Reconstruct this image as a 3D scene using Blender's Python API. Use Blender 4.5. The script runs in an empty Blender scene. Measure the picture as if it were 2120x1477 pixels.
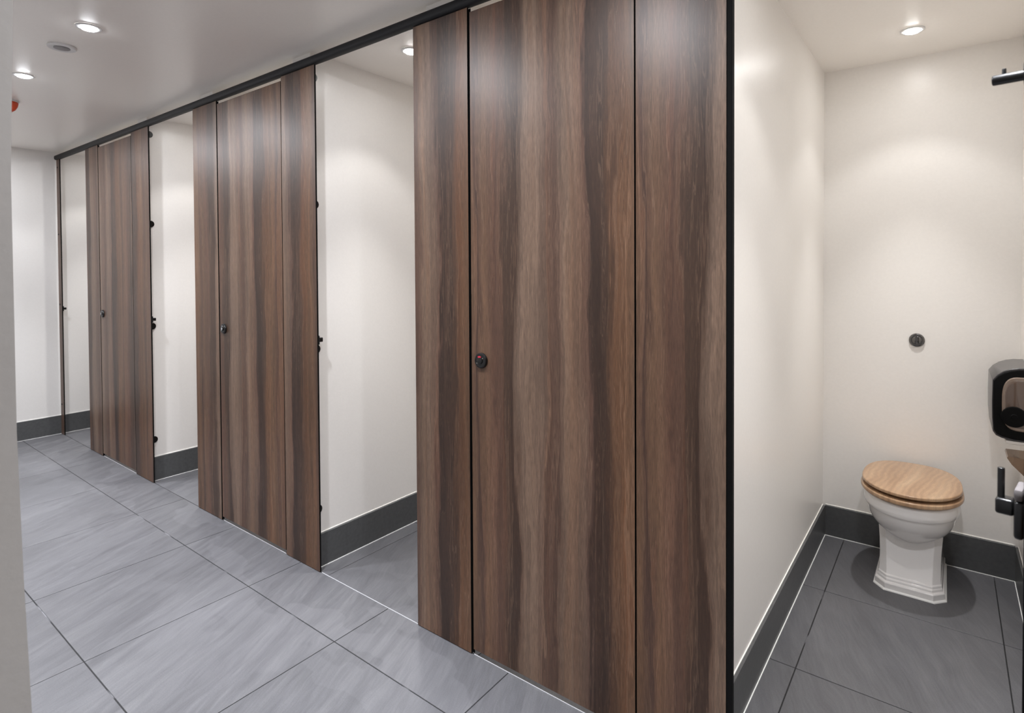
import bpy, bmesh, math
from mathutils import Vector, Matrix
C = bpy.context.scene.collection
PI = math.pi
SC = bpy.context.scene

# ------------------------------------------------------------------ helpers
def lin(r, g, b):
    f = lambda c: (c/255/12.92) if c/255 <= .04045 else ((c/255+.055)/1.055)**2.4
    return (f(r), f(g), f(b), 1)

def newmat(name):
    m = bpy.data.materials.new(name); m.use_nodes = True
    return m, m.node_tree.nodes, m.node_tree.links, m.node_tree.nodes['Principled BSDF']

def plain(name, col, rough=.5, metal=0., spec=.5, coat=0., noise=0., bump=0., nscale=40.):
    m, N, L, B = newmat(name)
    B.inputs['Base Color'].default_value = col
    B.inputs['Roughness'].default_value = rough
    B.inputs['Metallic'].default_value = metal
    B.inputs['Specular IOR Level'].default_value = spec
    B.inputs['Coat Weight'].default_value = coat
    if noise or bump:
        tc = N.new('ShaderNodeTexCoord'); nz = N.new('ShaderNodeTexNoise')
        nz.inputs['Scale'].default_value = nscale; nz.inputs['Detail'].default_value = 5
        L.new(tc.outputs['Object'], nz.inputs['Vector'])
        if noise:
            mr = N.new('ShaderNodeMapRange')
            mr.inputs['From Min'].default_value = .3; mr.inputs['From Max'].default_value = .7
            mr.inputs['To Min'].default_value = 1-noise; mr.inputs['To Max'].default_value = 1+noise
            L.new(nz.outputs['Fac'], mr.inputs['Value'])
            mx = N.new('ShaderNodeMix'); mx.data_type = 'RGBA'; mx.blend_type = 'MULTIPLY'
            mx.inputs[0].default_value = 1; mx.inputs[6].default_value = col
            L.new(mr.outputs['Result'], mx.inputs[7]); L.new(mx.outputs[2], B.inputs['Base Color'])
        if bump:
            bp = N.new('ShaderNodeBump'); bp.inputs['Strength'].default_value = bump
            bp.inputs['Distance'].default_value = .002
            L.new(nz.outputs['Fac'], bp.inputs['Height']); L.new(bp.outputs['Normal'], B.inputs['Normal'])
    return m

def mth(N, L, op, a, b=None, c=None):
    n = N.new('ShaderNodeMath'); n.operation = op
    for i, v in enumerate((a, b, c)):
        if v is None: continue
        if isinstance(v, (int, float)): n.inputs[i].default_value = v
        else: L.new(v, n.inputs[i])
    return n.outputs[0]

def comb(N, L, x, y, z=0.):
    n = N.new('ShaderNodeCombineXYZ')
    for i, v in enumerate((x, y, z)):
        if isinstance(v, (int, float)): n.inputs[i].default_value = v
        else: L.new(v, n.inputs[i])
    return n.outputs[0]

def noise(N, L, vec, scale=1., detail=2., rough=.5):
    n = N.new('ShaderNodeTexNoise'); n.inputs['Scale'].default_value = scale
    n.inputs['Detail'].default_value = detail; n.inputs['Roughness'].default_value = rough
    L.new(vec, n.inputs['Vector']); return n.outputs['Fac']

def maprange(N, L, v, a, b, c, d):
    n = N.new('ShaderNodeMapRange')
    for i, k in enumerate((a, b, c, d)): n.inputs[i+1].default_value = k
    L.new(v, n.inputs[0]); return n.outputs[0]

def ramp(N, L, v, stops, interp='LINEAR'):
    n = N.new('ShaderNodeValToRGB'); cr = n.color_ramp; cr.interpolation = interp
    while len(cr.elements) < len(stops): cr.elements.new(.5)
    for e, (p, c) in zip(cr.elements, stops): e.position = p; e.color = c
    L.new(v, n.inputs[0]); return n.outputs[0]

def mixc(N, L, mode, fac, a, b):
    n = N.new('ShaderNodeMix'); n.data_type = 'RGBA'; n.blend_type = mode
    for i, v in ((0, fac), (6, a), (7, b)):
        if isinstance(v, (int, float)): n.inputs[i].default_value = v if i == 0 else (v, v, v, 1)
        elif isinstance(v, tuple): n.inputs[i].default_value = v
        else: L.new(v, n.inputs[i])
    return n.outputs[2]

# ------------------------------------------------------------------ materials
def wood_panel():
    m, N, L, B = newmat('walnut_laminate')
    tc = N.new('ShaderNodeTexCoord'); sp = N.new('ShaderNodeSeparateXYZ')
    L.new(tc.outputs['Object'], sp.inputs[0])
    at = N.new('ShaderNodeAttribute'); at.attribute_type = 'OBJECT'; at.attribute_name = 'grain_offset'
    u0 = sp.outputs[0]; v = sp.outputs[2]
    off = at.outputs['Fac']
    u = mth(N, L, 'ADD', u0, off)
    vo = mth(N, L, 'ADD', v, mth(N, L, 'MULTIPLY', off, 3.7))
    # slow wander + sharp flames
    w1 = noise(N, L, comb(N, L, mth(N, L, 'MULTIPLY', u, 4.5), mth(N, L, 'MULTIPLY', vo, .75), off), 1., 5., .6)
    w2 = noise(N, L, comb(N, L, mth(N, L, 'MULTIPLY', u, 38.), mth(N, L, 'MULTIPLY', vo, 1.5), 7.), 1., 4., .55)
    d1 = mth(N, L, 'MULTIPLY', mth(N, L, 'SUBTRACT', w1, .5), .15)
    d2 = mth(N, L, 'MULTIPLY', mth(N, L, 'SUBTRACT', w2, .5), .055)
    w3 = noise(N, L, comb(N, L, mth(N, L, 'MULTIPLY', u, 90.), mth(N, L, 'MULTIPLY', vo, 3.2), 13.), 1., 3., .6)
    d2 = mth(N, L, 'ADD', d2, mth(N, L, 'MULTIPLY', mth(N, L, 'SUBTRACT', w3, .5), .030))
    uw = mth(N, L, 'ADD', u, mth(N, L, 'ADD', d1, d2))
    f = mth(N, L, 'FRACT', mth(N, L, 'DIVIDE', uw, .66))
    K = lambda r, g, b: lin(r, g, b)
    bands = ramp(N, L, f, [
        (0., K(112, 86, 66)), (.05, K(88, 66, 56)), (.09, K(116, 90, 71)), (.17, K(103, 77, 64)),
        (.25, K(80, 61, 49)), (.30, K(72, 53, 42)), (.34, K(129, 109, 95)), (.42, K(136, 115, 100)),
        (.50, K(104, 82, 70)), (.56, K(96, 74, 63)), (.61, K(129, 109, 94)), (.70, K(117, 97, 84)), (.735, K(94, 72, 62)),
        (.75, K(64, 47, 38)), (.83, K(72, 53, 42)), (.90, K(108, 78, 56)), (1., K(112, 86, 66))])
    # medium streaks
    s1 = noise(N, L, comb(N, L, mth(N, L, 'MULTIPLY', uw, 48.), mth(N, L, 'MULTIPLY', vo, .6), 3.), 1., 6., .72)
    c1 = mixc(N, L, 'MULTIPLY', 1., bands, maprange(N, L, s1, .30, .70, .56, 1.44))
    # tone drift along the height
    s2 = noise(N, L, comb(N, L, mth(N, L, 'MULTIPLY', uw, 9.), mth(N, L, 'MULTIPLY', vo, .9), 11.), 1., 2., .5)
    c2 = mixc(N, L, 'MULTIPLY', 1., c1, maprange(N, L, s2, .3, .7, .84, 1.16))
    # reddish / purplish tint
    s3 = noise(N, L, comb(N, L, mth(N, L, 'MULTIPLY', uw, 30.), mth(N, L, 'MULTIPLY', vo, .4), 19.), 1., 2., .5)
    tint = ramp(N, L, s3, [(.35, (.98, .99, 1.0, 1)), (.5, (1, 1, 1, 1)), (.65, (1.10, .97, .88, 1))])
    c3 = mixc(N, L, 'MULTIPLY', .8, c2, tint)
    # fine pale grain lines gathered in groups
    s6 = noise(N, L, comb(N, L, mth(N, L, 'MULTIPLY', uw, 125.), mth(N, L, 'MULTIPLY', vo, .35), 31.), 1., 2., .5)
    s7 = noise(N, L, comb(N, L, mth(N, L, 'MULTIPLY', uw, 7.), mth(N, L, 'MULTIPLY', vo, .3), 41.), 1., 1., .5)
    l6 = mth(N, L, 'MULTIPLY', maprange(N, L, s6, .56, .64, 0., 1.), maprange(N, L, s7, .46, .58, .0, .38))
    c3 = mixc(N, L, 'MIX', l6, c3, K(150, 122, 100))
    # thin pale pores
    s4 = noise(N, L, comb(N, L, mth(N, L, 'MULTIPLY', uw, 230.), mth(N, L, 'MULTIPLY', vo, .9), 5.), 1., 3., .6)
    line = maprange(N, L, s4, .54, .72, 0., .42)
    c4 = mixc(N, L, 'MIX', line, c3, K(158, 132, 112))
    s5 = noise(N, L, comb(N, L, mth(N, L, 'MULTIPLY', u, 420.), mth(N, L, 'MULTIPLY', vo, 28.), 5.), 1., 2., .6)
    c5 = mixc(N, L, 'MULTIPLY', 1., c4, maprange(N, L, s5, .3, .7, .78, 1.22))
    c5 = mixc(N, L, 'MULTIPLY', 1., c5, WOODGAIN)
    L.new(c5, B.inputs['Base Color'])
    B.inputs['Roughness'].default_value = .42
    B.inputs['Specular IOR Level'].default_value = .45
    bp = N.new('ShaderNodeBump'); bp.inputs['Strength'].default_value = .15; bp.inputs['Distance'].default_value = .0006
    L.new(s5, bp.inputs['Height']); L.new(bp.outputs['Normal'], B.inputs['Normal'])
    return m
WOODGAIN = (.65, .60, .56, 1)

def oak():
    m, N, L, B = newmat('oak_seat')
    tc = N.new('ShaderNodeTexCoord'); sp = N.new('ShaderNodeSeparateXYZ'); L.new(tc.outputs['Object'], sp.inputs[0])
    x, y, z = sp.outputs
    w = noise(N, L, comb(N, L, mth(N, L, 'MULTIPLY', x, 6.), mth(N, L, 'MULTIPLY', y, 5.), 0), 1., 2., .5)
    g = mth(N, L, 'ADD', mth(N, L, 'MULTIPLY', x, .8), mth(N, L, 'ADD', mth(N, L, 'MULTIPLY', y, -.12), mth(N, L, 'MULTIPLY', w, .045)))
    r = mth(N, L, 'SINE', mth(N, L, 'MULTIPLY', g, 330.))
    base = ramp(N, L, noise(N, L, comb(N, L, mth(N, L, 'MULTIPLY', g, 16.), mth(N, L, 'MULTIPLY', y, 1.5), 0), 1., 3., .5),
                [(.3, lin(158, 124, 94)), (.5, lin(180, 146, 114)), (.7, lin(198, 168, 136))])
    c = mixc(N, L, 'MULTIPLY', 1., base, maprange(N, L, r, -1, 1, .90, 1.05))
    f = noise(N, L, comb(N, L, mth(N, L, 'MULTIPLY', g, 500.), mth(N, L, 'MULTIPLY', y, 30.), 0), 1., 2., .5)
    c = mixc(N, L, 'MULTIPLY', 1., c, maprange(N, L, f, .3, .7, .88, 1.08))
    L.new(c, B.inputs['Base Color']); B.inputs['Roughness'].default_value = .28
    B.inputs['Coat Weight'].default_value = .3
    return m

def tile_mat():
    m, N, L, B = newmat('grey_stone_tile')
    tc = N.new('ShaderNodeTexCoord'); sp = N.new('ShaderNodeSeparateXYZ'); L.new(tc.outputs['Object'], sp.inputs[0])
    x, y, z = sp.outputs
    ge = N.new('ShaderNodeNewGeometry'); rnd = ge.outputs['Random Per Island']
    ro = mth(N, L, 'MULTIPLY', rnd, 37.)
    xs = mth(N, L, 'ADD', y, ro); ys = mth(N, L, 'ADD', x, mth(N, L, 'MULTIPLY', y, .42))
    wv = noise(N, L, comb(N, L, xs, mth(N, L, 'MULTIPLY', x, 3.), ro), 2., 3., .5)
    ys2 = mth(N, L, 'ADD', ys, mth(N, L, 'MULTIPLY', wv, .10))
    st = noise(N, L, comb(N, L, mth(N, L, 'MULTIPLY', xs, 2.2), mth(N, L, 'MULTIPLY', ys2, 18.), ro), 1., 6., .68)
    st2 = noise(N, L, comb(N, L, mth(N, L, 'MULTIPLY', xs, 12.), mth(N, L, 'MULTIPLY', ys2, 110.), ro), 1., 3., .6)
    cl = noise(N, L, comb(N, L, x, y, 0), 2.3, 4., .55)
    sp1 = noise(N, L, comb(N, L, x, y, 0), 260., 2., .6)
    base = ramp(N, L, st, [(.25, lin(111, 111, 116)), (.5, lin(122, 122, 127)), (.78, lin(134, 134, 138))])
    c = mixc(N, L, 'MULTIPLY', 1., base, maprange(N, L, rnd, 0, 1, .96, 1.05))
    c = mixc(N, L, 'MULTIPLY', 1., c, maprange(N, L, st2, .3, .7, .90, 1.10))
    c = mixc(N, L, 'MULTIPLY', 1., c, maprange(N, L, cl, .3, .7, .90, 1.10))
    c = mixc(N, L, 'MULTIPLY', 1., c, maprange(N, L, sp1, .3, .7, .90, 1.10))
    # paler patches with crisp edges near the cubicle fronts
    dn = noise(N, L, comb(N, L, mth(N, L, 'MULTIPLY', x, 1.3), mth(N, L, 'MULTIPLY', y, 2.2), 4.), 1.6, 3., .5)
    dm = maprange(N, L, dn, .535, .55, 0., 1.)
    near = maprange(N, L, y, -.75, -.15, 0., 1.)
    near2 = maprange(N, L, y, .0, .5, 1., 0.)
    dust = mth(N, L, 'MULTIPLY', dm, mth(N, L, 'MULTIPLY', near, near2))  # mask of the paler patches
    c = mixc(N, L, 'MIX', mth(N, L, 'MULTIPLY', dust, .10), c, lin(190, 190, 196))
    sn = noise(N, L, comb(N, L, x, y, 9.), 5., 4., .7)
    sm = mth(N, L, 'MULTIPLY', maprange(N, L, sn, .66, .74, 0., .12), 1.)
    c = mixc(N, L, 'MIX', sm, c, lin(185, 186, 190))
    c = mixc(N, L, 'MULTIPLY', 1., c, TILEGAIN)
    L.new(c, B.inputs['Base Color'])
    rr = maprange(N, L, st, .3, .7, .34, .46); L.new(rr, B.inputs['Roughness'])
    bp = N.new('ShaderNodeBump'); bp.inputs['Strength'].default_value = .2; bp.inputs['Distance'].default_value = .001
    L.new(st2, bp.inputs['Height']); L.new(bp.outputs['Normal'], B.inputs['Normal'])
    return m
TILEGAIN = (.50, .50, .495, 1)

def grout_mat():
    m, N, L, B = newmat('dark_grout')
    tc = N.new('ShaderNodeTexCoord')
    n = noise(N, L, tc.outputs['Object'], 3.2, 3., .6)
    c = ramp(N, L, n, [(.0, lin(20, 20, 22)), (.60, lin(24, 24, 26)), (.66, lin(112, 112, 116)), (1., lin(125, 125, 130))])
    L.new(c, B.inputs['Base Color']); B.inputs['Roughness'].default_value = .8
    return m

def wall_mat(name, col, rough=.5, bump=.12):
    return plain(name, col, rough, noise=.012, bump=bump, nscale=90.)

def emis(name, col, s):
    m, N, L, B = newmat(name)
    B.inputs['Base Color'].default_value = (1, 1, 1, 1)
    B.inputs['Emission Color'].default_value = col; B.inputs['Emission Strength'].default_value = s
    return m

def smoked():
    m, N, L, B = newmat('smoked_plastic')
    B.inputs['Base Color'].default_value = lin(168, 146, 128)
    B.inputs['Roughness'].default_value = .08; B.inputs['Transmission Weight'].default_value = .85
    B.inputs['IOR'].default_value = 1.2
    return m

M = dict(
    wood=wood_panel(), oak=oak(), tile=tile_mat(), grout=grout_mat(),
    wall=wall_mat('warm_white_paint', lin(238, 235, 231), .34),
    wallcool=wall_mat('corridor_paint', lin(236, 234, 231), .5),
    wallnear=wall_mat('near_wall_paint', lin(192, 188, 184), .5),  # even, darker tone for the near wall only
    ceil=wall_mat('ceiling_paint', lin(250, 246, 241), .32, .05),
    skirt=plain('dark_skirting_tile', lin(82, 83, 84), .36, noise=.12, bump=.1, nscale=60),
    cap=plain('pale_sealant', lin(245, 243, 238), .4),
    seal=plain('white_sealant', lin(240, 240, 238), .5),
    joint=plain('pale_joint', lin(165, 166, 170), .4),
    black=plain('black_plastic', lin(14, 14, 15), .32),
    edge=plain('black_laminate_core', lin(8, 8, 8), .8, spec=.15),
    rail=plain('black_anodised_rail', lin(22, 22, 25), .6, spec=.3),
    ceramic=plain('white_ceramic', lin(236, 234, 233), .10, coat=.5),
    chrome=plain('dark_chrome', lin(120, 118, 116), .12, metal=1.),
    steel=plain('steel_screw', lin(170, 168, 165), .25, metal=1.),
    red=plain('red_indicator', lin(205, 50, 70), .35),
    orange=plain('orange_cap', lin(222, 84, 50), .45),
    whitepl=plain('white_plastic', lin(225, 225, 225), .4),
    ventgrey=plain('grey_grille', lin(150, 148, 150), .5),
    lensc=emis('cool_lens', (.93, .95, 1, 1), 45.), lensw=emis('warm_lens', (1, .98, .95, 1), 45.),
    smoked=smoked(), brown=plain('brown_window', lin(92, 76, 66), .08, coat=1.),
    lightbrown=plain('pale_brown_window_rim', lin(128, 112, 100), .15, coat=.6),
    greyplastic=plain('grey_shell', lin(48, 46, 48), .3, coat=.3),
    paper=plain('paper', lin(205, 200, 195), .7),
    greycap=plain('grey_cap', lin(98, 94, 94), .75, spec=.2),
)

# ------------------------------------------------------------------ mesh helpers
def link(name, bm, mat, parent=None, smooth=False, loc=None, origin=None):
    me = bpy.data.meshes.new(name)
    if origin is not None: bmesh.ops.translate(bm, verts=bm.verts, vec=-Vector(origin))
    bmesh.ops.recalc_face_normals(bm, faces=bm.faces)
    bm.to_mesh(me); bm.free()
    mats = mat if isinstance(mat, (list, tuple)) else [mat]
    for mm in mats: me.materials.append(mm)
    if smooth:
        for p in me.polygons: p.use_smooth = True
        try: me.set_sharp_from_angle(angle=math.radians(smooth if smooth > 1 else 40))
        except Exception: pass
    o = bpy.data.objects.new(name, me); C.objects.link(o)
    if origin is not None: o.location = origin
    if parent:
        o.parent = parent
        if origin is not None: o.location = Vector(origin) - Vector(parent['_o']) if '_o' in parent else origin
        elif '_o' in parent: o.location = -Vector(parent['_o'])
    return o

def box(bm, x0, x1, y0, y1, z0, z1, bev=0., seg=1, mi=0):
    b = bmesh.new()
    bmesh.ops.create_cube(b, size=1)
    for v in b.verts:
        v.co = Vector(((x0+x1)/2+v.co.x*(x1-x0), (y0+y1)/2+v.co.y*(y1-y0), (z0+z1)/2+v.co.z*(z1-z0)))
    if bev: bmesh.ops.bevel(b, geom=list(b.edges), offset=bev, segments=seg, profile=.5, affect='EDGES')
    merge(bm, b, mi)

def merge(bm, b, mi=0):
    mp = {v: bm.verts.new(v.co) for v in b.verts}
    for f in b.faces:
        try:
            nf = bm.faces.new([mp[v] for v in f.verts]); nf.material_index = mi if mi else f.material_index
        except ValueError: pass
    b.free()

def cyl(bm, p0, p1, r0, r1=None, n=32, bev=0., mi=0, seg=3):
    """capped cylinder/cone from p0 to p1; rounded rim at p1 if bev"""
    r1 = r0 if r1 is None else r1
    p0 = Vector(p0); p1 = Vector(p1); ax = (p1-p0); h = ax.length; ax.normalize()
    q = Vector((0, 0, 1)).rotation_difference(ax)
    prof = [(r0, 0.)]
    if bev:
        for i in range(seg+1):
            a = PI/2*i/seg; prof.append((r1-bev+bev*math.cos(a), h-bev+bev*math.sin(a)))
    else: prof.append((r1, h))
    rings = []
    for r, z in prof:
        rings.append([bm.verts.new(p0+q@Vector((r*math.cos(2*PI*k/n), r*math.sin(2*PI*k/n), z))) for k in range(n)])
    for a, b in zip(rings, rings[1:]):
        for k in range(n):
            f = bm.faces.new((a[k], a[(k+1) % n], b[(k+1) % n], b[k])); f.material_index = mi
    f = bm.faces.new(rings[0][::-1]); f.material_index = mi
    f = bm.faces.new(rings[-1]); f.material_index = mi

def lathe(bm, c, ax, prof, n=40, mi=0, cap=True):
    """profile [(r, h)] revolved about axis ax through c"""
    q = Vector((0, 0, 1)).rotation_difference(Vector(ax).normalized()); c = Vector(c)
    rings = [[bm.verts.new(c+q@Vector((r*math.cos(2*PI*k/n), r*math.sin(2*PI*k/n), z))) for k in range(n)] for r, z in prof]
    for a, b in zip(rings, rings[1:]):
        for k in range(n):
            f = bm.faces.new((a[k], a[(k+1) % n], b[(k+1) % n], b[k])); f.material_index = mi
    if cap:
        bm.faces.new(rings[0][::-1]); bm.faces.new(rings[-1])

def loft(bm, rings, cap=True, mi=0):
    vs = [[bm.verts.new(p) for p in r] for r in rings]; n = len(vs[0])
    for a, b in zip(vs, vs[1:]):
        for k in range(n):
            f = bm.faces.new((a[k], a[(k+1) % n], b[(k+1) % n], b[k])); f.material_index = mi
    if cap:
        bm.faces.new(vs[0][::-1]); bm.faces.new(vs[-1])

def thing(name, label, cat, loc=(0, 0, 0), group=None):
    o = bpy.data.objects.new(name, None); C.objects.link(o); o.location = loc
    o.empty_display_size = .05
    o['label'] = label; o['category'] = cat; o['_o'] = list(loc)
    if group: o['group'] = group
    return o

def tag(o, label, cat, group=None):
    o['label'] = label; o['category'] = cat
    if group: o['group'] = group
    return o

def struct(name, bm, mat, smooth=False):
    o = link(name, bm, mat, smooth=smooth); o['kind'] = 'structure'; return o

# ------------------------------------------------------------------ the shell
ZC = 2.424; YB = 1.793; XE = -6.172; XR = .262
YF = -2.35; XM = 1.7
TH = .10
# partition slabs (left x, right x)
SLABS = [(-5.36, -5.215), (-4.419, -4.274), (-3.50, -3.355), (-2.541, -2.396), (-1.62, -1.475), (-.670, -.525), (XR, XR+.145)]
CUBS = [(XE, -5.36), (-5.215, -4.419), (-4.274, -3.50), (-3.355, -2.541), (-2.396, -1.62), (-1.475, -.670), (-.525, XR)]

# floor: grout bed plus separate tiles in one mesh
bm = bmesh.new()
box(bm, XE-TH, XM+TH, YF-TH, YB+TH, -.08, -.0018, mi=1)
G = .0019
def tile(x0, x1, y0, y1):
    if x1-x0 < .012 or y1-y0 < .012: return
    b = bmesh.new()
    bmesh.ops.create_cube(b, size=1)
    for v in b.verts:
        v.co = Vector(((x0+x1)/2+v.co.x*(x1-x0-2*G), (y0+y1)/2+v.co.y*(y1-y0-2*G), -.002+v.co.z*.004))
    top = [e for e in b.edges if all(v.co.z > -.001 for v in e.verts)]
    bmesh.ops.bevel(b, geom=top, offset=.0007, segments=1, affect='EDGES')
    merge(bm, b)
ys = [YF, -2.055, -1.455, -.855, -.255, .006]
xs = sorted([-1.867+.638*k for k in range(-7, 6)]); xs = [x for x in xs if XE < x < XM]; xs = [XE]+xs+[XM]
for a, b_ in zip(ys, ys[1:]):
    for c, d in zip(xs, xs[1:]): tile(c, d, a, b_)
cy = [.006, .617, 1.207, YB]
for l, r in CUBS:
    cx = [l-.06, l+.101, l+.702, r+.06]
    for a, b_ in zip(cy, cy[1:]):
        for c, d in zip(cx, cx[1:]): tile(c, d, a, b_)
tile(XR+.145, XM, .006, YB)
struct('floor', bm, [M['tile'], M['grout']])

bm = bmesh.new(); box(bm, XE-TH, XM+TH, YF-TH, YB+TH, ZC, ZC+.1); struct('ceiling', bm, M['ceil'])
bm = bmesh.new(); box(bm, XE-TH, XM+TH, YB, YB+TH, -.002, ZC); struct('wall_back', bm, M['wall'])
bm = bmesh.new(); box(bm, XE-TH, XE, YF, YB, -.002, ZC); struct('wall_left', bm, M['wallcool'])
bm = bmesh.new(); box(bm, XM, XM+TH, YF, YB, -.002, ZC); struct('wall_right', bm, M['wallcool'])
bm = bmesh.new(); box(bm, XE-TH, XM+TH, YF-TH, YF, -.002, ZC); struct('wall_front', bm, M['wallcool'])
# blurred wall end beside the camera: its arris leans very slightly
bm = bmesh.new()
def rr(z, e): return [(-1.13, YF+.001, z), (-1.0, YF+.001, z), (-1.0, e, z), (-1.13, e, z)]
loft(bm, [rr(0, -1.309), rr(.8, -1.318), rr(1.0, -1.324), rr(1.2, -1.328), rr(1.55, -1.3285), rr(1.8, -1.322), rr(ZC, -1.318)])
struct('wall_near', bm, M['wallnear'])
for i, (l, r) in enumerate(SLABS):
    bm = bmesh.new(); box(bm, l, r, .012, YB, 0, ZC)
    struct('wall_partition', bm, M['wall'])
# skirtings: dark tile with pale sealant along its top at the wall and a sealant line at its foot
SK = .158
def skirting(name, runs):
    bm = bmesh.new(); cb = bmesh.new(); sb = bmesh.new()
    for (x0, x1, y0, y1, side) in runs:
        box(bm, x0, x1, y0, y1, .001, SK, .0008)
        w_ = .0032
        if side == '+x': box(cb, x0, x0+w_, y0, y1, SK+.0002, SK+.0042, .0005)
        if side == '-x': box(cb, x1-w_, x1, y0, y1, SK+.0002, SK+.0042, .0005)
        if side == '-y': box(cb, x0, x1, y1-w_, y1, SK+.0002, SK+.0042, .0005)
        e = .0028
        if side == '+x': box(sb, x1, x1+e, y0, y1, .0002, .003)
        if side == '-x': box(sb, x0-e, x0, y0, y1, .0002, .003)
        if side == '-y': box(sb, x0, x1, y0-e, y0, .0002, .003)
    o = struct(name, bm, M['skirt'])
    link('top_sealant', cb, M['cap'], o); link('sealant', sb, M['seal'], o)
T = .012
skirting('baseboard_left', [(XE, XE+T, YF+.02, YB-T-.001, '+x')])
for i, (l, r) in enumerate(CUBS):
    if i in (1, 3, 5): continue
    runs = [(l+T+.0005, r-T-.0005, YB-T, YB, '-y'), (r-T, r, .02, YB-T-.001, '-x')]
    if i: runs.append((l, l+T, .02, YB-T-.001, '+x'))
    skirting('baseboard_cubicle', runs)
# pale joint line at the foot of the cubicle fronts
bm = bmesh.new()
for x0, x1 in ((-5.15, -4.52), (-3.28, -2.64), (-2.34, -1.69), (-1.39, -.745)):
    box(bm, x0, x1, .0042, .0078, -.0015, .0005)
struct('trim_1', bm, M['joint'])

# ------------------------------------------------------------------ cubicle fronts
ZT = 2.3565      # underside of the headrail
def panel(name, x0, x1, z0, z1, parent, grain, y0=0., y1=.008, mat=None):
    bm = bmesh.new(); box(bm, x0, x1, y0, y1, z0, z1, .0009)
    for f in bm.faces:
        n = f.normal
        f.normal_update()
        if abs(f.normal.x) > .5 or abs(f.normal.z) > .5: f.material_index = 1
    o = link(name, bm, [M['wood'], M['edge']], parent, origin=(x0, y0, 0))
    o['grain_offset'] = grain
    return o

def pilaster(x0, x1, grain, label, group=None, stops='r', brackets=False, keep=False, screws=False):
    t = thing('cubicle_pilaster', label, 'panel', ((x0+x1)/2, .0065, 0), group)
    panel('facing_panel', x0, x1, .002, ZT-.0005, t, grain)
    for s in stops:
        bm = bmesh.new()
        if s == 'r': box(bm, x1-.03, x1+.0085, .0083, .0100, .003, ZT-.004)
        elif s == 'l': box(bm, x0-.012, x0+.03, .0083, .0100, .003, ZT-.004)  # added strip behind the hinge-side gap, blocks light leaking from the cubicle
        elif s == 'w': box(bm, x1+.0003, x1+.0145, .0010, .0200, .003, ZT-.002, .001)
        link('stop_or_light_block', bm, M['edge'], t)
    if brackets:
        wx = x1-.0495
        for z in (2.313, 1.719, 1.037, .276):
            bm = bmesh.new()
            for xa, xb, rr_ in ((x1-.0492, x1-.0465, .0222), (x1-.0463, x1-.0445, .020), (x1-.0443, x1-.0425, .006)):
                pts = [(max(.0086, .0242+rr_*math.sin(2*PI*k/32)), z-rr_*math.cos(2*PI*k/32)) for k in range(32)]
                loft(bm, [[(xa, y, zz) for y, zz in pts], [(xb, y, zz) for y, zz in pts]])
            box(bm, x1-.0488, x1-.020, .0086, .0112, z-.0150, z+.0150)
            b = link('bracket', bm, M['black'], t, smooth=40)
    if keep:
        bm = bmesh.new()
        box(bm, x1-.016, x1-.0005, .0137, .0310, 1.0755, 1.0955, .002)
        box(bm, x1-.03, x1+.0005, .0085, .0135, 1.064, 1.106, .002)
        link('lock_keep', bm, M['black'], t)
    if screws:
        for z in (2.29, 1.72, 1.12, .26):
            bm = bmesh.new(); cyl(bm, ((x0+x1)/2-.012, -.0002, z), ((x0+x1)/2-.012, -.004, z), .007, bev=.002, n=16)
            link('screw', bm, M['black'], t, smooth=40)
    return t

def lock(parent, cx, cz, red=True):
    bm = bmesh.new()
    lathe(bm, (cx, -.0004, cz), (0, -1, 0), [(.0275, 0), (.0275, .006), (.0255, .0095), (.021, .0105), (.0205, .0095), (.012, .0095), (.0115, .0125), (.009, .0135), (.002, .0137)], 48)
    lo = link('lock', bm, M['black'], parent, smooth=35)
    lo['label'] = 'round black indicator lock'
    bm = bmesh.new()
    # curved window above the coin slot
    pts = []
    for k in range(9):
        a = math.radians(62+56*k/8); pts.append((cx+.0165*math.cos(a), cz+.0165*math.sin(a)))
    for k in range(8, -1, -1):
        a = math.radians(62+56*k/8); pts.append((cx+.0085*math.cos(a), cz+.0095*math.sin(a)))
    loft(bm, [[(x-.002, -.0102, z) for x, z in pts], [(x-.002, -.0118, z) for x, z in pts]])
    link('indicator', bm, M['red'] if red else M['ventgrey'], lo)
    for a in (35, 215):
        bm = bmesh.new(); r = .0165
        p = (cx+r*math.cos(math.radians(a)), -.0096, cz+r*math.sin(math.radians(a)))
        cyl(bm, p, (p[0], -.0116, p[2]), .0022, n=12); link('screw', bm, M['steel'], lo)
    if not red:
        bm = bmesh.new()
        cyl(bm, (cx, -.0141, cz), (cx, -.0155, cz), .0075, n=24); link('coin_slot', bm, M['ventgrey'], lo)

def hinge(parent, x, z, y=.014):
    pass

def door(x0, x1, grain, label, red):
    t = thing('cubicle_door', label, 'door', ((x0+x1)/2, .0065, .022), 'closed cubicle doors')
    panel('door_panel', x0, x1, .022, 2.336, t, grain)
    lock(t, x0+.049, 1.0865, red)
    return t

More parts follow.
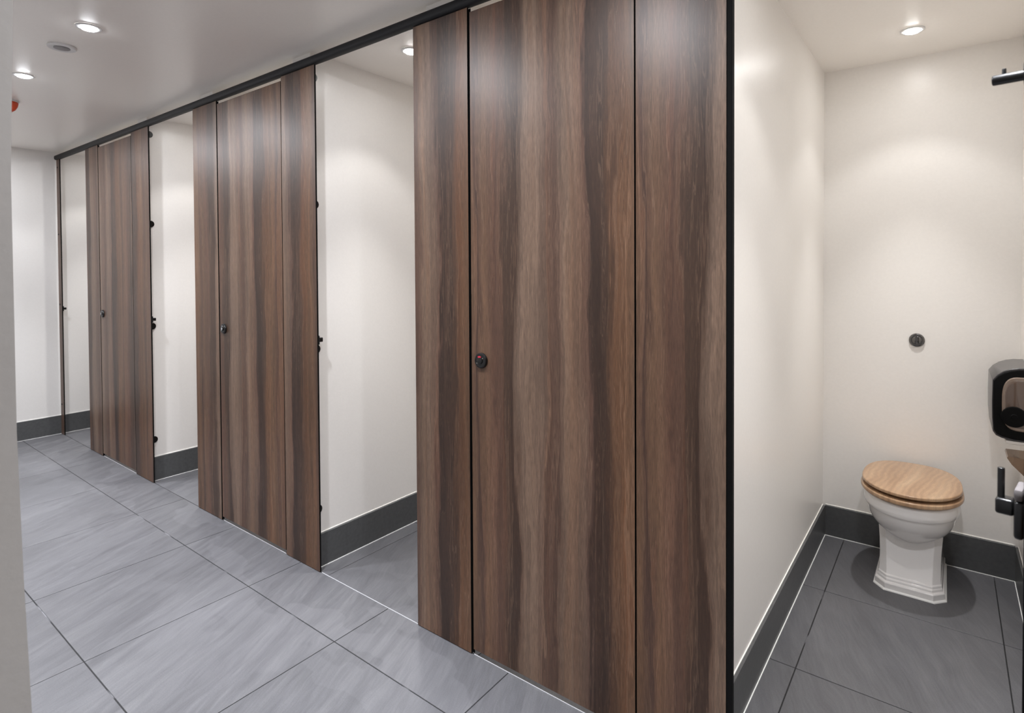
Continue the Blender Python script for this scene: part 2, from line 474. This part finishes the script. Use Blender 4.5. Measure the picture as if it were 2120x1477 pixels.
# pilaster edges, left to right
pilaster(-6.153, -6.072, .31, 'very narrow walnut cubicle panel standing against the far end wall', stops='', keep=True, screws=True)
pilaster(-5.429, -5.1562, .13, 'walnut panel left of the farthest closed cubicle door', stops='r')
door(-5.1455, -4.5167, .25, 'farthest closed walnut cubicle door, with a small dark lock', False)
pilaster(-4.5127, -4.2237, .50, 'narrow walnut panel right of the farthest closed door, black brackets behind its edge', stops='l', brackets=True, keep=True)
pilaster(-3.5782, -3.2896, .62, 'walnut panel left of the middle closed cubicle door', stops='r')
door(-3.2790, -2.6325, .10, 'middle closed walnut cubicle door, with a greyish round lock', False)
pilaster(-2.6285, -2.3460, .42, 'walnut panel right of the middle closed door, at the left of the widest visible opening', stops='l', brackets=True, keep=True)
pilaster(-1.6837, -1.3984, .36, 'walnut panel left of the nearest closed door, tall beside the wide opening', stops='r')
door(-1.3878, -.7417, .0, 'nearest and largest closed walnut cubicle door, black lock with red indicator', True)
pilaster(-.7377, -.4743, .0, 'walnut panel right of the nearest door, black edge strip beside the toilet cubicle', stops='lw', brackets=True)

# headrail
bm = bmesh.new()
x0, x1 = -6.20+.03, 1.2
prof = []
yc, zc, ry, rz = .004, ZT+.0195, .019, .0192
for k in range(24):
    a = 2*PI*k/24
    cx_, sx_ = math.cos(a), math.sin(a)
    prof.append((yc+ry*math.copysign(abs(cx_)**.7, cx_), zc+rz*math.copysign(abs(sx_)**.7, sx_)))
rings = []
for x, s in ((x0, .55), (x0+.006, .85), (x0+.016, 1.), (x1, 1.)):
    rings.append([(x, yc+(y-yc)*s, zc+(z-zc)*s) for y, z in prof])
loft(bm, rings)
tag(link('headrail', bm, M['rail'], smooth=50), 'long black rail running along the tops of all the cubicle fronts', 'rail')

# ------------------------------------------------------------------ doors standing open
def open_door(hx, hy, angle, inward, label, grain, hook=False, width=.652):
    """leaf in local coords: hinge at origin, leaf along -X, outer face at y=-.013"""
    t = thing('open_cubicle_door', label, 'door', (0, 0, 0))
    o = panel('door_panel', -width, -.002, .022, 2.336, t, grain, -.013, 0.)
    bm = bmesh.new()
    if hook:
        # inside thumb-turn lock
        cz = 1.123
        bm = bmesh.new(); box(bm, -width+.004, -width+.060, .0004, .0100, cz-.034, cz+.012, .004, 3)
        lo = link('lock', bm, M['black'], t, smooth=30); lo['label'] = 'black inside bolt lock'
        bm = bmesh.new(); box(bm, -width+.012, -width+.032, .0104, .0285, cz-.010, cz+.0095, .003, 3)
        link('bolt', bm, M['black'], lo, smooth=30)
        bm = bmesh.new(); cyl(bm, (-width+.020, .0235, cz+.0098), (-width+.020, .0235, cz+.046), .0037, bev=.001, n=20)
        link('lever', bm, M['black'], lo, smooth=40)
        bm = bmesh.new(); box(bm, -width+.004, -width+.044, .0012, .0100, cz+.0124, cz+.027, .003, 2)
        link('keep_cap', bm, M['greycap'], lo, smooth=30)
        # coat hook
        hz = 1.6475
        bm = bmesh.new(); cyl(bm, (-width+.022, .0004, hz), (-width+.022, .005, hz), .017, bev=.0015, n=28)
        cyl(bm, (-width+.022, .005, hz), (-width+.022, .036, hz), .0062, bev=.0018, n=24)
        hk = link('coat_hook', bm, M['black'], t, smooth=40)
        bm = bmesh.new(); cyl(bm, (-width+.022, .0245, hz+.0058), (-width+.022, .0245, hz+.0125), .0022, bev=.0006, n=14)
        link('hook_peg', bm, M['black'], hk, smooth=40)
    t.location = (hx, hy, 0); t.rotation_euler = (0, 0, angle)
    return t
for hx, nm in ((-5.437, 'walnut cubicle door folded back inside the farthest open cubicle'),
               (-3.588, 'walnut cubicle door folded back inside the second open cubicle from the far end'),
               (-1.694, 'walnut cubicle door folded back inside the wide open cubicle in mid view')):
    open_door(hx-.008, .028, -math.radians(91), True, nm, .2)
od = open_door(.195, -.004, math.radians(79.3), False, 'dark edge of an open door at the right frame edge, with black bolt lock and coat hook', .4, hook=True)

# ------------------------------------------------------------------ toilet
TX = -.128
def outline(a, yf, ycen, yb, n=56, ex=2.5, cx=TX):
    pts = []
    for k in range(n):
        th = 2*PI*k/n; c, s = math.cos(th), math.sin(th)
        if s < 0: x = a*c; y = ycen+(ycen-yf)*s
        else:
            x = a*math.copysign(abs(c)**(2/2.9), c); y = ycen+(yb-ycen)*abs(s)**(2/2.9)
            x *= 1-.07*(abs(s)**1.5)
        pts.append((cx+x, y))
    return pts
def rings_from(specs):
    return [[(x, y, z) for x, y in outline(a, yf, yc, yb)] for (z, a, yf, yc, yb) in specs]
toilet = thing('toilet', 'white ceramic back-to-wall toilet with closed wooden lid and seat', 'toilet', (TX, 1.58, 0))
bm = bmesh.new()
loft(bm, rings_from([
    (.205, .075, 1.440, 1.55, 1.70), (.222, .098, 1.408, 1.55, 1.72), (.240, .120, 1.382, 1.54, 1.74), (.262, .138, 1.352, 1.53, 1.755), (.285, .151, 1.329, 1.52, 1.765),
    (.310, .160, 1.311, 1.51, 1.77), (.335, .1655, 1.301, 1.505, 1.775), (.352, .168, 1.297, 1.50, 1.775),
    (.3545, .1745, 1.290, 1.50, 1.78), (.357, .1765, 1.288, 1.50, 1.78), (.375, .178, 1.286, 1.50, 1.78), (.395, .178, 1.286, 1.50, 1.78), (.405, .177, 1.287, 1.50, 1.78), (.409, .172, 1.292, 1.50, 1.778)]))
link('bowl', bm, M['ceramic'], toilet, smooth=50)
def ped(z, wf, wb, yf, c, yb=YB-.0135, cf=None):
    ym = yb-.14
    return [(TX-wb, yb, z), (TX-wb, ym, z), (TX-wf, yf+c*1.1, z), (TX-wf+c, yf, z), (TX+wf-c, yf, z), (TX+wf, yf+c*1.1, z), (TX+wb, ym, z), (TX+wb, yb, z)]
bm = bmesh.new()
loft(bm, [ped(.0022, .127, .127, 1.372, .040), ped(.030, .127, .127, 1.372, .040), ped(.034, .124, .125, 1.375, .039),
          ped(.036, .119, .122, 1.381, .037), ped(.046, .118, .121, 1.382, .037), ped(.049, .1165, .120, 1.389, .033),
          ped(.058, .1155, .119, 1.390, .033), ped(.061, .1125, .117, 1.397, .030), ped(.075, .1115, .117, 1.404, .029),
          ped(.10, .1115, .117, 1.414, .028), ped(.14, .1115, .118, 1.426, .027), ped(.19, .114, .120, 1.438, .027),
          ped(.24, .118, .122, 1.446, .027), ped(.30, .121, .122, 1.448, .027)])
p_ = link('pedestal', bm, M['ceramic'], toilet, smooth=25)
bv = p_.modifiers.new('bev', 'BEVEL'); bv.width = .0022; bv.segments = 2; bv.limit_method = 'ANGLE'; bv.angle_limit = math.radians(25)
bm = bmesh.new()
loft(bm, [ped(.0004, .1335, .132, 1.3645, .042), ped(.0040, .133, .1315, 1.365, .042), ped(.0075, .1285, .128, 1.370, .0405)])
link('sealant', bm, M['seal'], toilet)
def slab_outline(name, mat, z0, z1, a, yf, yb, parent, r=.006):
    sp = []
    for k in range(5):
        t_ = PI/2*k/4; sp.append((z0+r-r*math.cos(t_)*1., a-r+r*math.sin(t_), yf+r-r*math.sin(t_), 1.495, yb-r+r*math.sin(t_)))
    for k in range(5):
        t_ = PI/2*k/4; sp.append((z1-r+r*math.sin(t_), a-r+r*math.cos(t_), yf+r-r*math.cos(t_), 1.495, yb-r+r*math.cos(t_)))
    bm = bmesh.new(); loft(bm, rings_from(sp)); return link(name, bm, mat, parent, smooth=50)
slab_outline('seat', M['oak'], .4180, .4380, .1905, 1.268, 1.757, toilet, .006)
slab_outline('lid', M['oak'], .4500, .4645, .1855, 1.275, 1.757, toilet, .0045)
for dx in (-.12, .12):
    for zz, y in ((.4095, 1.40), (.4384, 1.40)):
        bm = bmesh.new(); cyl(bm, (TX+dx, y, zz), (TX+dx, y, zz+(.0083 if zz < .42 else .0114)), .009, n=16); link('buffer', bm, M['edge'], toilet)
for dx in (-.07, .07):
    bm = bmesh.new(); cyl(bm, (TX+dx-.02, 1.768, .436), (TX+dx+.02, 1.768, .436), .008, n=20)
    cyl(bm, (TX+dx, 1.768, .4095), (TX+dx, 1.768, .43), .007, n=16)
    link('hinge', bm, M['chrome'], toilet, smooth=40)

# flush button
fb = thing('flush_button', 'round dark chrome flush button on the wall above the toilet', 'button', (-.119, YB, 1.056))
bm = bmesh.new()
lathe(bm, (-.119, YB-.0003, 1.056), (0, -1, 0), [(.0325, 0), (.0325, .004), (.0305, .0075), (.027, .009), (.0215, .0085), (.0205, .005), (.001, .005)], 56)
link('bezel', bm, M['chrome'], fb, smooth=30)
for s in (-1, 1):
    bm = bmesh.new()
    pts = []
    for k in range(17):
        a = math.radians(-88+176*k/16); pts.append((s*(.0008+.0185*math.cos(a)), .0185*math.sin(a)))
    if s < 0: pts = pts[::-1]
    loft(bm, [[(-.119+x, YB-.0056, 1.056+z) for x, z in pts], [(-.119+x, YB-.0095-.002*(s < 0), 1.056+z) for x, z in pts],
              [(-.119+s*.003+(x-s*.003)*.88, YB-.0105-.002*(s < 0), 1.056+z*.88) for x, z in pts]])
    link('push_plate', bm, M['chrome'], fb, smooth=30)

# ------------------------------------------------------------------ paper dispenser on the right wall of the toilet cubicle
DX = XR-.0005
dp = thing('paper_dispenser', 'black toilet roll dispenser with smoked brown window above the toilet, right side', 'dispenser', (XR, 1.56, .72))
Y0, Y1 = 1.425, 1.70
def dprof(y, inset=0.):
    pts = [(.150, .745), (.1465, .80), (.1455, .87), (.147, .955)]
    pts += [(.162, .9765), (.182, .9925), (.205, 1.003), (.230, 1.009), (DX, 1.011)]
    pts += [(DX, .715), (.215, .715), (.178, .722), (.160, .730)]
    cx_, cz_ = .215, .865
    return [(min(DX, cx_+(x-cx_)*(1-inset)), y, cz_+(z-cz_)*(1-inset)) for x, z in pts]
bm = bmesh.new()
loft(bm, [dprof(Y1), dprof(Y0+.004), dprof(Y0, .02), dprof(Y0-.0005, .055)])
link('shell', bm, M['greyplastic'], dp, smooth=30)
bm = bmesh.new()
def dprof2(y, s):
    return [(min(DX, .215+(x-.215)*s), y, .862+(z-.862)*s) for x, _, z in dprof(y)]
loft(bm, [dprof2(Y0-.0008, .95), dprof2(Y0-.004, .93), dprof2(Y0-.005, .90)])
link('face_frame', bm, M['edge'], dp, smooth=30)
def win(y, s, n=40):
    pts = []
    cx_, cz_, a, b = .243, .865, .066*s, .108*s
    for k in range(n):
        th = 2*PI*k/n; c, s_ = math.cos(th), math.sin(th)
        x = cx_+a*math.copysign(abs(c)**.62, c); z = cz_+b*math.copysign(abs(s_)**.62, s_)
        pts.append((min(DX, x), y, z))
    return pts
bm = bmesh.new(); loft(bm, [win(Y0-.0052, 1.), win(Y0-.0085, .97), win(Y0-.0095, .90)])
link('window_rim', bm, M['lightbrown'], dp, smooth=30)
bm = bmesh.new(); loft(bm, [win(Y0-.0096, .88), win(Y0-.0105, .86), win(Y0-.0115, .82)])
link('window', bm, M['brown'], dp, smooth=30)
bm = bmesh.new(); lathe(bm, (.2145, Y0-.0117, .815), (0, -1, 0), [(.041, 0), (.041, .003), (.038, .005), (.012, .006), (.010, .009), (.003, .0095)], 44)
link('roll_hub', bm, M['edge'], dp, smooth=30)
bm = bmesh.new(); box(bm, .190, DX, Y0-.004, Y1-.06, .703, .7145, .002)
link('paper_slot', bm, M['paper'], dp)

# smoked tray under the dispenser
tr = bmesh.new()
def tray(s, y0, y1, zt, zb, xl, xb):
    return [(xl, y0, zt), (DX, y0, zt), (DX, y1, zt), (xl, y1, zt)]
o_ = [[(.199, 1.44, .648), (DX, 1.43, .6475), (DX, 1.57, .6475), (.199, 1.56, .648)],
      [(.196, 1.442, .640), (DX, 1.432, .640), (DX, 1.568, .640), (.196, 1.558, .640)],
      [(.212, 1.455, .612), (DX, 1.445, .610), (DX, 1.555, .610), (.212, 1.545, .612)],
      [(.240, 1.47, .580), (DX, 1.46, .575), (DX, 1.54, .575), (.240, 1.53, .580)],
      [(.254, 1.48, .563), (DX, 1.475, .556), (DX, 1.525, .556), (.254, 1.52, .563)]]
loft(tr, o_)
o = link('smoked_tray', tr, M['smoked'], smooth=30)
tag(o, 'small smoked translucent plastic tray on the right wall below the roll dispenser', 'tray')

# ------------------------------------------------------------------ ceiling fittings
def downlight(x, y, label, group, lens, col, power, spill, spot=97, blend=.38):
    t = thing('downlight', label, 'light', (x, y, ZC), group)
    bm = bmesh.new()
    lathe(bm, (x, y, ZC-.0002), (0, 0, -1), [(.046, 0), (.046, .003), (.043, .0048), (.034, .005), (.032, .003), (.031, .0012)], 48, cap=False)
    link('bezel', bm, M['whitepl'], t, smooth=40)
    bm = bmesh.new(); lathe(bm, (x, y, ZC-.0016), (0, 0, -1), [(.0305, 0), (.030, .005), (.026, .009), (.016, .0118), (.003, .0125)], 40); link('lens', bm, lens, t, smooth=60)
    ld = bpy.data.lights.new('beam', 'SPOT'); ld.energy = power; ld.color = col; ld.shadow_soft_size = .028
    ld.spot_size = math.radians(spot); ld.spot_blend = blend
    lc = bpy.data.lights.new('core', 'SPOT'); lc.energy = power*CORE; lc.color = col; lc.shadow_soft_size = .028
    lc.spot_size = math.radians(58); lc.spot_blend = .9
    lo = bpy.data.objects.new('core', lc); C.objects.link(lo); lo.location = (0, 0, -.0175); lo.parent = t
    lo = bpy.data.objects.new('beam', ld); C.objects.link(lo); lo.location = (0, 0, -.0165); lo.parent = t
    la = bpy.data.lights.new('spill', 'AREA'); la.shape = 'DISK'; la.size = .06; la.energy = spill; la.color = col
    lo = bpy.data.objects.new('spill', la); C.objects.link(lo); lo.location = (0, 0, -.015); lo.parent = t
    return t
COOL = (.93, .95, 1.0); WARM = (1.0, .985, .965)
CORE = 6.5
CP, CS = 34., 14.     # corridor beam / spill
QP, QS = 10., .9      # cubicle beam / spill
for k in range(8):
    x = .05-.9735*k
    if x < XE+.2: continue
    lab = {3: 'nearer of the two lit downlights in the corridor ceiling', 4: 'farther lit downlight in the corridor ceiling, beside the near wall edge'}.get(k, 'lit downlight in the corridor ceiling outside the picture')
    downlight(x, -.70, lab, 'corridor downlights', M['lensc'], COOL, CP*(.5 if k == 6 else 1), CS*(.3 if k == 6 else 1))
for i, (l, r) in enumerate(CUBS):
    xm = (l+r)/2+.003
    for y, w in ((.280, 'front'), (1.414, 'back')):
        lab = 'lit downlight in a cubicle ceiling hidden behind its front'
        if i == 6 and w == 'back': lab = 'lit downlight in the cream ceiling above the toilet'
        if i == 4 and w == 'front': lab = 'lit downlight at the ceiling of the wide open cubicle, half behind a walnut panel'
        downlight(xm, y, lab, 'cubicle downlights', M['lensw'], WARM, QP*(1.35 if w == 'front' else 1.08), QS)

sp = thing('ceiling_speaker', 'small round white ceiling vent disc between the two corridor downlights', 'vent', (-3.215, -.702, ZC))
bm = bmesh.new(); lathe(bm, (-3.215, -.702, ZC-.0002), (0, 0, -1), [(.052, 0), (.054, .006), (.051, .010), (.044, .0105), (.032, .008)], 48)
link('rim', bm, M['whitepl'], sp, smooth=40)
bm = bmesh.new(); lathe(bm, (-3.215, -.702, ZC-.0086), (0, 0, -1), [(.030, 0), (.030, .002), (.018, .004), (.002, .004)], 40)
link('grille', bm, M['ventgrey'], sp, smooth=40)

dt = thing('smoke_detector', 'orange dust cap on a ceiling detector, half hidden by the near wall edge', 'detector', (-4.49, -.640, ZC))
bm = bmesh.new(); cyl(bm, (-4.49, -.640, ZC-.0002), (-4.49, -.640, ZC-.010), .055, n=40, bev=.003); link('base', bm, M['whitepl'], dt, smooth=40)
bm = bmesh.new(); lathe(bm, (-4.49, -.640, ZC-.0104), (0, 0, -1), [(.050, 0), (.052, .006), (.048, .024), (.038, .043), (.024, .055), (.006, .060)], 40)
link('dust_cap', bm, M['orange'], dt, smooth=50)

# ------------------------------------------------------------------ world, camera
w = bpy.data.worlds.new('w'); SC.world = w; w.use_nodes = True
w.node_tree.nodes['Background'].inputs[0].default_value = (.5, .5, .52, 1)
w.node_tree.nodes['Background'].inputs[1].default_value = .0

cd = bpy.data.cameras.new('camera'); cam = bpy.data.objects.new('camera', cd); C.objects.link(cam); SC.camera = cam
f_, yaw, pitch, roll, sx_, sy_, dist = 1176.193, .635709, -.0173348, -.00524038, 34.698, -165.188, 1.529142
cd.sensor_fit = 'HORIZONTAL'; cd.sensor_width = 36; cd.lens = 36*f_/2120
cd.shift_x = -sx_/2120; cd.shift_y = sy_/2120
c_, s_ = math.cos(yaw), math.sin(yaw)
fw = Vector((-s_, c_, 0)); rt = Vector((c_, s_, 0)); up = Vector((0, 0, 1))
fw2 = fw*math.cos(pitch)+up*math.sin(pitch); up2 = up*math.cos(pitch)-fw*math.sin(pitch)
rt3 = rt*math.cos(roll)+up2*math.sin(roll); up3 = up2*math.cos(roll)-rt*math.sin(roll)
mw = Matrix((rt3, up3, -fw2)).transposed().to_4x4(); mw.translation = (0, -dist, 1.42)
cam.matrix_world = mw
cd.clip_start = .02
cd.dof.use_dof = True; cd.dof.focus_distance = 2.4; cd.dof.aperture_fstop = 9.

# tidy helper properties
for o in bpy.data.objects:
    if '_o' in o: del o['_o']
try:
    SC.cycles.max_bounces = 14; SC.cycles.diffuse_bounces = 9
except Exception: pass
SC.view_settings.view_transform = 'Standard'; SC.view_settings.look = 'None'
SC.view_settings.exposure = 0.; SC.view_settings.gamma = 1.; SC.view_settings.use_curve_mapping = False
